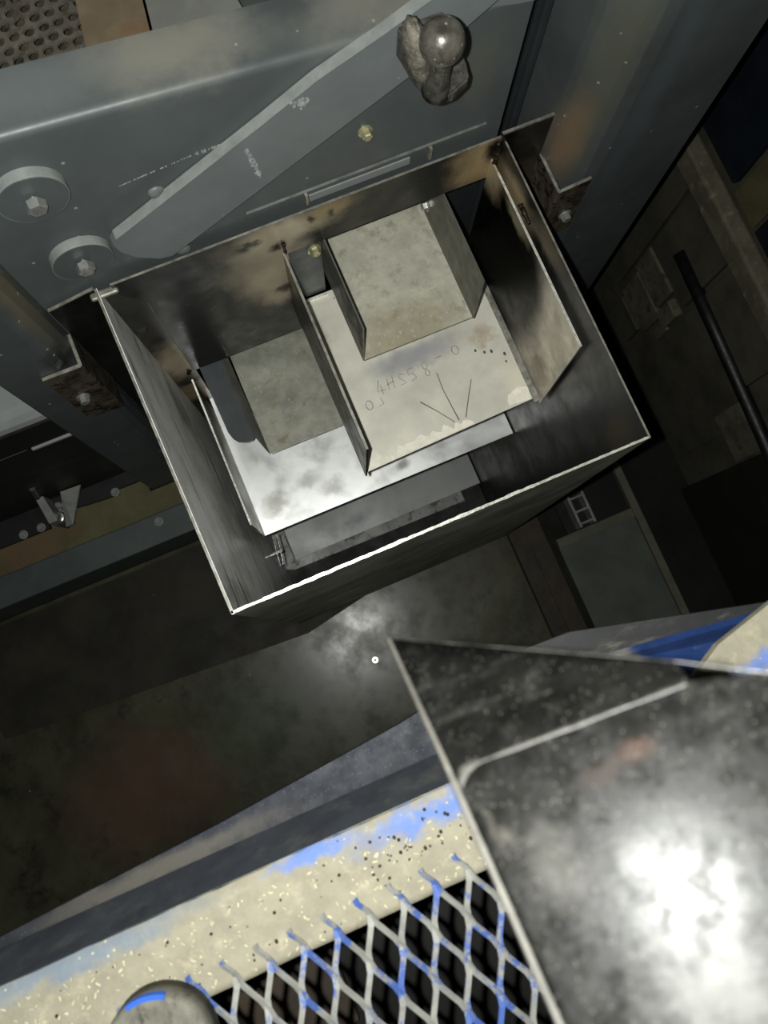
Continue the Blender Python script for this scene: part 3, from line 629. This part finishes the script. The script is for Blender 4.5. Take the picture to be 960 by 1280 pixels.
# right spout (open channel) and left spout
R_ = root('channel_spout', (0.277, 0.49, 1.02), 'dusty grey U-shaped channel spout above the upper tray', 'spout')
build('base', bx((0.1785, 0.411, 1.0170), (0.3755, 0.665, 1.0200)), 'spout', R_)
build('flange', prism_x([(0.411, 1.017), (0.665, 1.017), (0.665, 1.152), (0.414, 1.152)], 0.1760, 0.1785), 'spout_flange', R_)
build('flange', prism_x([(0.409, 1.017), (0.665, 1.017), (0.665, 1.152), (0.414, 1.152)], 0.3755, 0.3780), 'spout_flange', R_)
bolt(R_, (0.3755, 0.610, 1.052), 0.0085, 0.010, 'zinc', (-1, 0, 0))
L_ = root('channel_spout', (0.04, 0.48, 0.80), 'dark speckled channel spout with a bent blue-grey side, left of the divider', 'spout')
build('base', bx((-0.030, 0.378, 0.7970), (0.150, 0.70, 0.8000)), 'spout_dark', L_)
build('flange', slab([(-0.030, 0.378, 0.800), (-0.0335, 0.385, 0.806), (-0.044, 0.418, 0.812), (-0.050, 0.70, 0.812), (-0.036, 0.70, 0.800)], (-0.3, 0, 1), 0.002), 'spout_flange', L_)
fl2 = [(-0.044, 0.418, 0.812), (-0.050, 0.70, 0.812), (-0.092, 0.70, 0.855), (-0.084, 0.432, 0.855), (-0.080, 0.418, 0.851), (-0.073, 0.410, 0.843), (-0.060, 0.408, 0.829), (-0.050, 0.411, 0.818)]
build('bent_side', slab(fl2, (-0.7, 0, -0.7), 0.002), 'blue_grey', L_, label='blue-grey bent side with a rounded corner')
# small chrome latch at the front left
lt = root('latch', (-0.10, 0.24, 0.54), 'small bright wire latch in the front left corner of the box', 'latch')
build('wire_loop', tube([(-0.099, 0.265, 0.55), (-0.104, 0.234, 0.55), (-0.107, 0.200, 0.55), (-0.100, 0.203, 0.55), (-0.094, 0.236, 0.55), (-0.090, 0.268, 0.55)], 0.0016, 6), 'latch', lt)
build('catch', bx((-0.112, 0.228, 0.548), (-0.092, 0.233, 0.554)), 'latch', lt)
build('post_wire', bx((-0.142, 0.2285, 0.549), (-0.110, 0.2315, 0.552)), 'latch', lt)

# ================================================================ LOWER LEFT
bb = root('base_beam', (-0.65, 0.42, 0.0), 'dark teal base beam running low behind the left of the box', 'beam')
build('beam_top', bx((-1.3, 0.388, 0.20), (-0.165, 0.462, 0.350), 0.004), 'teal', bb)
for x, y in ((-0.352, 0.44), (-0.27, 0.415)):
    bolt(bb, (x, y, 0.35), 0.008, 0.006, 'bracket', (0, 0, 1))
build('belt', prism_z([(-1.3, 0.464), (-0.20, 0.464), (-0.20, 0.523), (-0.348, 0.523), (-0.348, 0.585), (-1.3, 0.585)], 0.30, 0.330), 'olive', None, 'olive-yellow strip lying behind the teal beam', 'strip')
mp = root('machine_panel', (-0.7, 0.60, 0.33), 'black machine panel behind the olive strip', 'panel')
build('panel_face', bx((-1.3, 0.588, 0.331), (-0.347, 0.60, 0.760)), 'blackpanel', mp)
build('foot_flange', prism_z([(-1.3, 0.528), (-0.60, 0.528), (-0.60, 0.56), (-0.49, 0.548), (-0.42, 0.543), (-0.42, 0.556), (-0.3465, 0.556), (-0.3465, 0.588), (-1.3, 0.588)], 0.331, 0.345), 'blackpanel', mp)
build('lip', bx((-0.452, 0.569, 0.762), (-0.366, 0.588, 0.772), 0.003), 'greychannel', mp)
build('lip', bx((-1.2, 0.574, 0.768), (-0.46, 0.588, 0.773)), 'bracket', mp)
for x, y in ((-0.425, 0.55), (-0.62, 0.537), (-0.665, 0.537)):
    bolt(mp, (x, y, 0.345), 0.008, 0.007, 'bracket', (0, 0, 1))
gc = root('grey_channel', (-0.7, 0.7, 0.78), 'light grey rounded channel edge at the left border, behind the post', 'channel')
cp = [(0.60, 0.777), (0.580, 0.80), (0.578, 0.865), (0.582, 0.882), (0.592, 0.893), (0.61, 0.896), (0.80, 0.896), (0.80, 0.777)]
build('channel_body', prism_x(cp, -1.2, -0.347), 'greychannel', gc)
build('channel_skirt', bx((-1.2, 0.572, 0.778), (-0.348, 0.5775, 0.872)), 'blackpanel', gc)
vb = root('bracket', (-0.55, 0.56, 0.345), 'grey V-shaped bracket with two bolts low behind the left post', 'bracket')
build('web', prism_z([(-0.584, 0.60), (-0.535, 0.60), (-0.540, 0.515), (-0.562, 0.510), (-0.584, 0.525)], 0.346, 0.366), 'blackpanel', vb)
build('flange', slab([(-0.586, 0.586, 0.42), (-0.568, 0.586, 0.42), (-0.561, 0.524, 0.400), (-0.582, 0.523, 0.400)], (0, 0, -1), 0.055), 'bracket', vb)
build('flange', slab([(-0.533, 0.586, 0.400), (-0.484, 0.584, 0.400), (-0.533, 0.502, 0.396), (-0.551, 0.503, 0.390)], (0.3, 0, -1), 0.004), 'bracket', vb)
for x, y in ((-0.548, 0.558), (-0.566, 0.537)):
    bolt(vb, (x, y, 0.366), 0.010, 0.034, 'zinc', (0, 0, 1))
build('rod', tube([(-0.56, 0.587, 0.50), (-0.575, 0.582, 0.44)], 0.007, 10), 'darkplate', vb)
build('floor_plate', prism_z([(-1.02, 0.19), (-1.012, 0.113), (-0.14, 0.056), (0.10, 0.10), (0.10, 0.41), (-1.02, 0.41)], 0.0, 0.012), 'darkfloor', None, 'dark brown floor plate below and left of the box', 'floor plate')
# ring on the floor
bm = bmesh.new(); 
rings = []
for k in range(24):
    t = 2 * math.pi * k / 24; rings.append([bm.verts.new((0.005 + r * math.cos(t), -0.087 + r * math.sin(t), z)) for r, z in ((.0035, .001), (.0085, .001), (.0085, .004), (.0035, .004))])
for i in range(24):
    a, b = rings[i], rings[(i + 1) % 24]
    for k in range(4): bm.faces.new((a[k], a[(k + 1) % 4], b[(k + 1) % 4], b[k]))
build('ring_washer', bm, 'bright_edge', None, 'tiny shiny ring washer lying on the floor', 'washer')

# ================================================================ LOWER RIGHT
build('floor_board', bx((0.500, -1.2, -0.004), (0.598, 0.20, 0.004)), 'brownboard', None, 'dark brown board on the floor beside the grey-green panel', 'board')
build('floor_board', bx((0.545, -1.2, 0.0045), (0.575, 0.02, 0.010)), 'brownboard', None, 'narrow brown strip lying on the dark brown board', 'board')
gp_ = root('floor_panel', (0.74, -0.2, 0.0), 'grey-green flat panel with a raised edge strip on the pit floor', 'panel')
build('panel_sheet', bx((0.620, -0.9, -0.004), (0.862, -0.004, 0.006)), 'greenpanel', gp_)
build('edge_strip', bx((0.862, -0.9, -0.004), (0.884, 0.17, 0.020)), 'frame', gp_)
build('edge_strip', bx((0.620, -0.004, -0.004), (0.862, 0.022, 0.014)), 'frame', gp_)
rk = root('wire_rack', (0.71, 0.07, 0.0), 'small grey metal rack with cross bars just right of the box front', 'rack')
for x in (0.694, 0.738):
    build('rail', bx((x - .004, 0.026, 0.0), (x + .004, 0.122, 0.05), 0.002), 'bracket', rk)
for y in (0.036, 0.072, 0.112):
    build('cross_bar', bx((0.694, y - .003, 0.036), (0.738, y + .003, 0.046)), 'bracket', rk)
build('rack_base', bx((0.66, 0.022, -0.004), (0.86, 0.17, 0.004)), 'soot', rk)
# wall rail and pipe
build('wall_rail', bx((1.015, -0.35, 0.712), (1.055, 1.2, 0.775), 0.006), 'rail', None, 'dusty tan ledge rail running along the dark right wall', 'rail')
build('wall_pipe', tube([(1.03, 0.520, 0.55), (1.03, 0.3, 0.535), (1.03, 0.0, 0.51), (1.03, -0.5, 0.50)], 0.016, 12), 'pipe', None, 'thin black pipe below the ledge rail on the right wall', 'pipe', smooth=True)

# ================================================================ STEP PLATFORM
ST = root('step_platform', (0.0, -0.25, 1.55), 'dirt-caked blue step with expanded metal mesh tread', 'step')
bm = bmesh.new(); nx_, ny_ = 120, 12; g = []
for i in range(nx_ + 1):
    x = -0.62 + 1.30 * i / nx_; row = []
    for j in range(ny_ + 1):
        v = j / ny_; y = -0.136 - 0.004 * max(0, x) + (-0.069 - 0.01 * x * 0.1) * v
        z = 1.650 + 0.0012 * noise.noise(Vector((x * 70, y * 70, 0))) - 0.006 * max(0, 1 - v / .12) ** 2
        row.append(bm.verts.new((x, y, z)))
    g.append(row)
for a, b in zip(g, g[1:]):
    for k in range(ny_): bm.faces.new((a[k], a[k + 1], b[k + 1], b[k]))
bnd = [r[-1] for r in g]; low = [bm.verts.new(v.co - Vector((0, 0, 0.02))) for v in bnd]
for k in range(nx_): bm.faces.new((bnd[k], bnd[k + 1], low[k + 1], low[k]))
build('tread_lip', bm, 'dirt', ST, label='dirt-covered lip with blue paint showing', smooth=True)
build('web', slab([(-0.62, -0.1355, 1.645), (0.09, -0.1370, 1.645), (0.09, -0.1215, 1.585), (-0.62, -0.121, 1.585)], (0, -1, -0.25), 0.004), 'web', ST)
ns = [(-0.62, -0.119), (-0.39, -0.1165), (-0.18, -0.104), (0.0, -0.088), (0.06, -0.079), (0.10, -0.074), (0.10, -0.138), (-0.62, -0.138)]
build('nosing', prism_z(ns, 1.556, 1.566), 'navy', ST, label='dark navy dusty nosing')
n2 = [(0.10, -0.069), (0.17, -0.0725), (0.345, -0.118), (0.47, -0.150), (0.47, -0.155), (0.10, -0.122)]
build('nosing', prism_z(n2, 1.575, 1.585), 'web2', ST, label='dark dusty nosing to the right')
build('blue_strip', slab([(0.09, -0.130, 1.640), (0.42, -0.150, 1.640), (0.42, -0.134, 1.586), (0.09, -0.088, 1.586)], (0, -1, -0.2), 0.003), 'blue', ST)
build('corner_gusset', prism_z([(0.232, -0.1375), (0.262, -0.122), (0.312, -0.110), (0.45, -0.080), (0.45, -0.145), (0.24, -0.145)], 1.642, 1.652), 'dirt', ST, label='dirt-covered corner gusset')
# expanded metal: diamonds with their long axis along Y
SWD, LWD, zt = 0.0272, 0.0612, 1.6525
bm = bmesh.new(); y_far = -0.1985
def strand(a, b, wd, tilt):
    a = Vector(a); b = Vector(b); d = (b - a).normalized(); s = Vector((0, 0, 1)).cross(d).normalized()
    u = (s * math.cos(tilt) + Vector((0, 0, 1)) * math.sin(tilt)); v = d.cross(u); h = 0.0011; n = 4
    prev = None
    for k in range(n + 1):
        t = k / n; e = abs(2 * t - 1) ** 3
        p = a.lerp(b, t); side = 0.07 * math.sin(2 * math.pi * t) * SWD * .5
        p = p + Vector((0, 0, 0.0012 * (1 - e)))
        p.x += -side if b.x > a.x else side
        ring = [bm.verts.new(p + u * sx * wd * .5 * (1 + .35 * e) + v * sy * h) for sx, sy in ((-1, -1), (1, -1), (1, 1), (-1, 1))]
        if prev:
            for q in range(4): bm.faces.new((prev[q], prev[(q + 1) % 4], ring[(q + 1) % 4], ring[q]))
        prev = ring
for j in range(13):
    for i in range(-14, 18):
        x = 0.005 + i * SWD + (SWD / 2 if j % 2 else 0); y = y_far - j * LWD / 2
        for sx in (-1, 1):
            strand((x, y, zt), (x + sx * SWD / 2, y - LWD / 2, zt), 0.0042, 0.5 * sx if sx > 0 else -0.15)
for i in range(-14, 18):
    x = 0.005 + i * SWD
    strand((x - SWD * .24, y_far + LWD * .24, zt), (x, y_far, zt), 0.0036, 0.5)
build('expanded_mesh', bm, 'mesh', ST, label='blue worn expanded metal mesh', kind='stuff')
build('dark_under_sheet', bx((-0.45, -0.60, 1.30), (0.45, -0.18, 1.305)), 'soot', ST)  # black sheet added to stand for the dark below the mesh
build('scrap_board', bx((-0.29, -0.40, 1.306), (-0.17, -0.25, 1.322), 0.003), 'brownboard', None, 'dim brown board lying in the dark under the step mesh', 'board')
# chaff and grit on the lip
bm = bmesh.new()
for k in range(420):
    x = random.uniform(-0.55, 0.05) if random.random() < .85 else random.uniform(.2, .4); y = random.uniform(-0.201, -0.150); L = random.uniform(.0012, .0042); t = random.uniform(0, 3.14)
    d = Vector((math.cos(t), math.sin(t), 0)); s = Vector((-d.y, d.x, 0)) * random.uniform(.0003, .0008); c = Vector((x, y, 1.6515))
    vs = [bm.verts.new(c + d * L * a_ + s * b_ + Vector((0, 0, h))) for h in (0, .0007) for a_, b_ in ((-.5, -1), (.5, -1), (.5, 1), (-.5, 1))]
    bm.faces.new(vs[4:])
    for i in range(4): bm.faces.new((vs[i], vs[(i + 1) % 4], vs[(i + 1) % 4 + 4], vs[i + 4]))
build('chaff', bm, 'chaff', None, 'pale chopped chaff scattered over the dirty step lip', 'chaff', 'stuff')
bm = bmesh.new()
for k in range(110):
    x = random.gauss(-0.03, .035) if k < 55 else random.uniform(-0.5, 0.04); y = random.gauss(-0.168, .011) if k < 55 else random.uniform(-0.198, -0.15)
    if y < -.201: continue
    r = random.choice((.0006, .0008, .001, .0015)); mtx = Matrix.Translation((x, y, 1.6515)) @ Matrix.Diagonal((r, r * random.uniform(.8, 1.4), r * .7, 1))
    bmesh.ops.create_icosphere(bm, subdivisions=1, radius=1, matrix=mtx)
build('grit', bm, 'grain', None, 'dark grit specks scattered over the dirty step lip', 'grit', 'stuff')
# round worn tube end
te = root('tube_end', (-0.247, -0.216, 1.6555), 'round worn grey tube end with a blue paint flake, bottom left corner', 'tube')
build('tube_body', lathe((-0.247, -0.216, 1.6555), (0, 0, 1), [(0, 0.040), (0.020, 0.040), (0.024, 0.0390), (0.0260, 0.036), (0.0255, 0.029), (0.0270, 0.021), (0.0260, 0.010), (0.0265, 0.002)], 40), 'rubber', te, smooth=True)
pts = [(-0.247 + r * math.cos(t), -0.216 + r * math.sin(t)) for r, rng in ((0.0405, range(0, 7)), (0.0370, range(6, -1, -1))) for t in [math.radians(62 + 7 * k) for k in rng]]
build('paint_flake', prism_z(pts, 1.6760, 1.6822), 'bluecap', te)

# ================================================================ BLACK GUARD IN THE FOREGROUND
G = root('black_guard', (0.06, -0.10, 1.95), 'scuffed black folded steel guard in the close right foreground', 'guard')
nrm = Vector((-0.262, 0.405, 0.876)); p0 = Vector((0.0603, -0.1192, 2.0312))
def onp(x, y): return Vector((x, y, p0.z - (nrm.x * (x - p0.x) + nrm.y * (y - p0.y)) / nrm.z))
bm = bmesh.new()
def strip_rows(x):
    """cross-section from the near end over the rounded fold to the far lip"""
    pts = []
    for y in (-0.40, -0.30, -0.22, -0.18, -0.15, -0.12, -0.10, -0.085, -0.072, -0.064): pts.append(onp(x, y))
    b = onp(x, -0.060)
    yend = -0.0065 - 0.518 * (x - 0.008)
    for y, dz in ((-0.061, .0000), (-0.0585, -.0012), (-0.056, -.0036)): pts.append(Vector((x, y, b.z + dz)))
    e = max(-0.0545, yend); 
    pts.append(Vector((x, min(-0.0545, e), b.z - .0050)))
    for q in (0.33, .66, 1.0):
        y = -0.0545 + (max(yend, -0.0545) + 0.0545) * q; pts.append(Vector((x, y, b.z - .0050 - (y + .0545) * 1.15)))
    return pts
xsG = [0.0100, 0.0112, 0.014, 0.02, 0.03, 0.045, 0.06, 0.075, 0.09, 0.0995]
R2 = []
for x in xsG:
    ps = strip_rows(x)
    if x == xsG[0]: ps = [p - Vector((0, 0, .0010)) for p in ps]
    R2.append([bm.verts.new(p) for p in ps])
for a, b in zip(R2, R2[1:]):
    for k in range(len(a) - 1):
        try: bm.faces.new((a[k], a[k + 1], b[k + 1], b[k]))
        except ValueError: pass
near = [k for k in range(11)]
xs3 = [0.0995, 0.12, 0.16, 0.22, 0.30]
prev = R2[-1][:11]
for x in xs3[1:]:
    cur = []
    for k in range(11):
        y0 = prev[0].co.y
        y = [-0.40, -0.30, -0.22, -0.18, -0.15, -0.12, -0.10, -0.085, -0.072, -0.064, -0.061][k]
        lim = -0.0555 - 0.50 * (x - 0.0995); y = min(y, lim - (10 - k) * 0.0003)
        cur.append(bm.verts.new(onp(x, y)))
    for k in range(10): bm.faces.new((prev[k], prev[k + 1], cur[k + 1], cur[k]))
    prev = cur
bmesh.ops.remove_doubles(bm, verts=bm.verts, dist=1e-6)
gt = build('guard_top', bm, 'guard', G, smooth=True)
md = gt.modifiers.new('solid', 'SOLIDIFY'); md.thickness = 0.004; md.offset = -1.0
ps = strip_rows(0.0100); bm = bmesh.new(); rows = []
for p in ps:
    d = 0.030 if p.y < -0.06 else 0.022
    rows.append([bm.verts.new(p + Vector(v)) for v in ((-.0005, 0, -.0004), (.0012, 0, .0002), (.0012, 0, -d), (-.0005, 0, -d))])
for a, b in zip(rows, rows[1:]):
    for k in range(4): bm.faces.new((a[k], a[(k + 1) % 4], b[(k + 1) % 4], b[k]))
build('side_skirt', bm, 'guard_side', G, label='worn pale side edge of the guard')
# worn line along the fold
bm = bmesh.new(); rows = []
for i in range(41):
    x = 0.0118 + (0.098 - 0.0118) * i / 40; b = onp(x, -0.060); wv = 0.0006 + 0.0005 * noise.noise(Vector((x * 60, 0, 0)))
    if i < 5: wv += 0.0016 * (1 - i / 5)
    y0 = -0.0612 - (0.004 * (1 - i / 4) ** 2 if i < 4 else 0)
    rows.append([bm.verts.new((x, y0 - wv, onp(x, y0 - wv).z + .00025)), bm.verts.new((x, y0, onp(x, y0).z + .0003)), bm.verts.new((x, y0 + wv * 1.1, onp(x, -0.0605).z - .0001)), bm.verts.new((x, y0, onp(x, y0).z - .0012))])
for a, b in zip(rows, rows[1:]):
    for k in range(4): bm.faces.new((a[k], a[(k + 1) % 4], b[(k + 1) % 4], b[k]))
bm.faces.new(rows[0]); bm.faces.new(rows[-1][::-1])
build('worn_fold', bm, 'guard_edge', G, label='pale worn line along the fold')
# worn rim along the far edge
pts = [R for x in xsG for R in [strip_rows(x)[-1]]] 
pts = [p + Vector((0, 0.0002, 0.0)) for p in pts] + [onp(x, -0.0555 - 0.50 * (x - 0.0995)) for x in xs3[1:]]
build('worn_rim', tube(pts, [0.0003] * len(pts), 6), 'guard_edge', G)
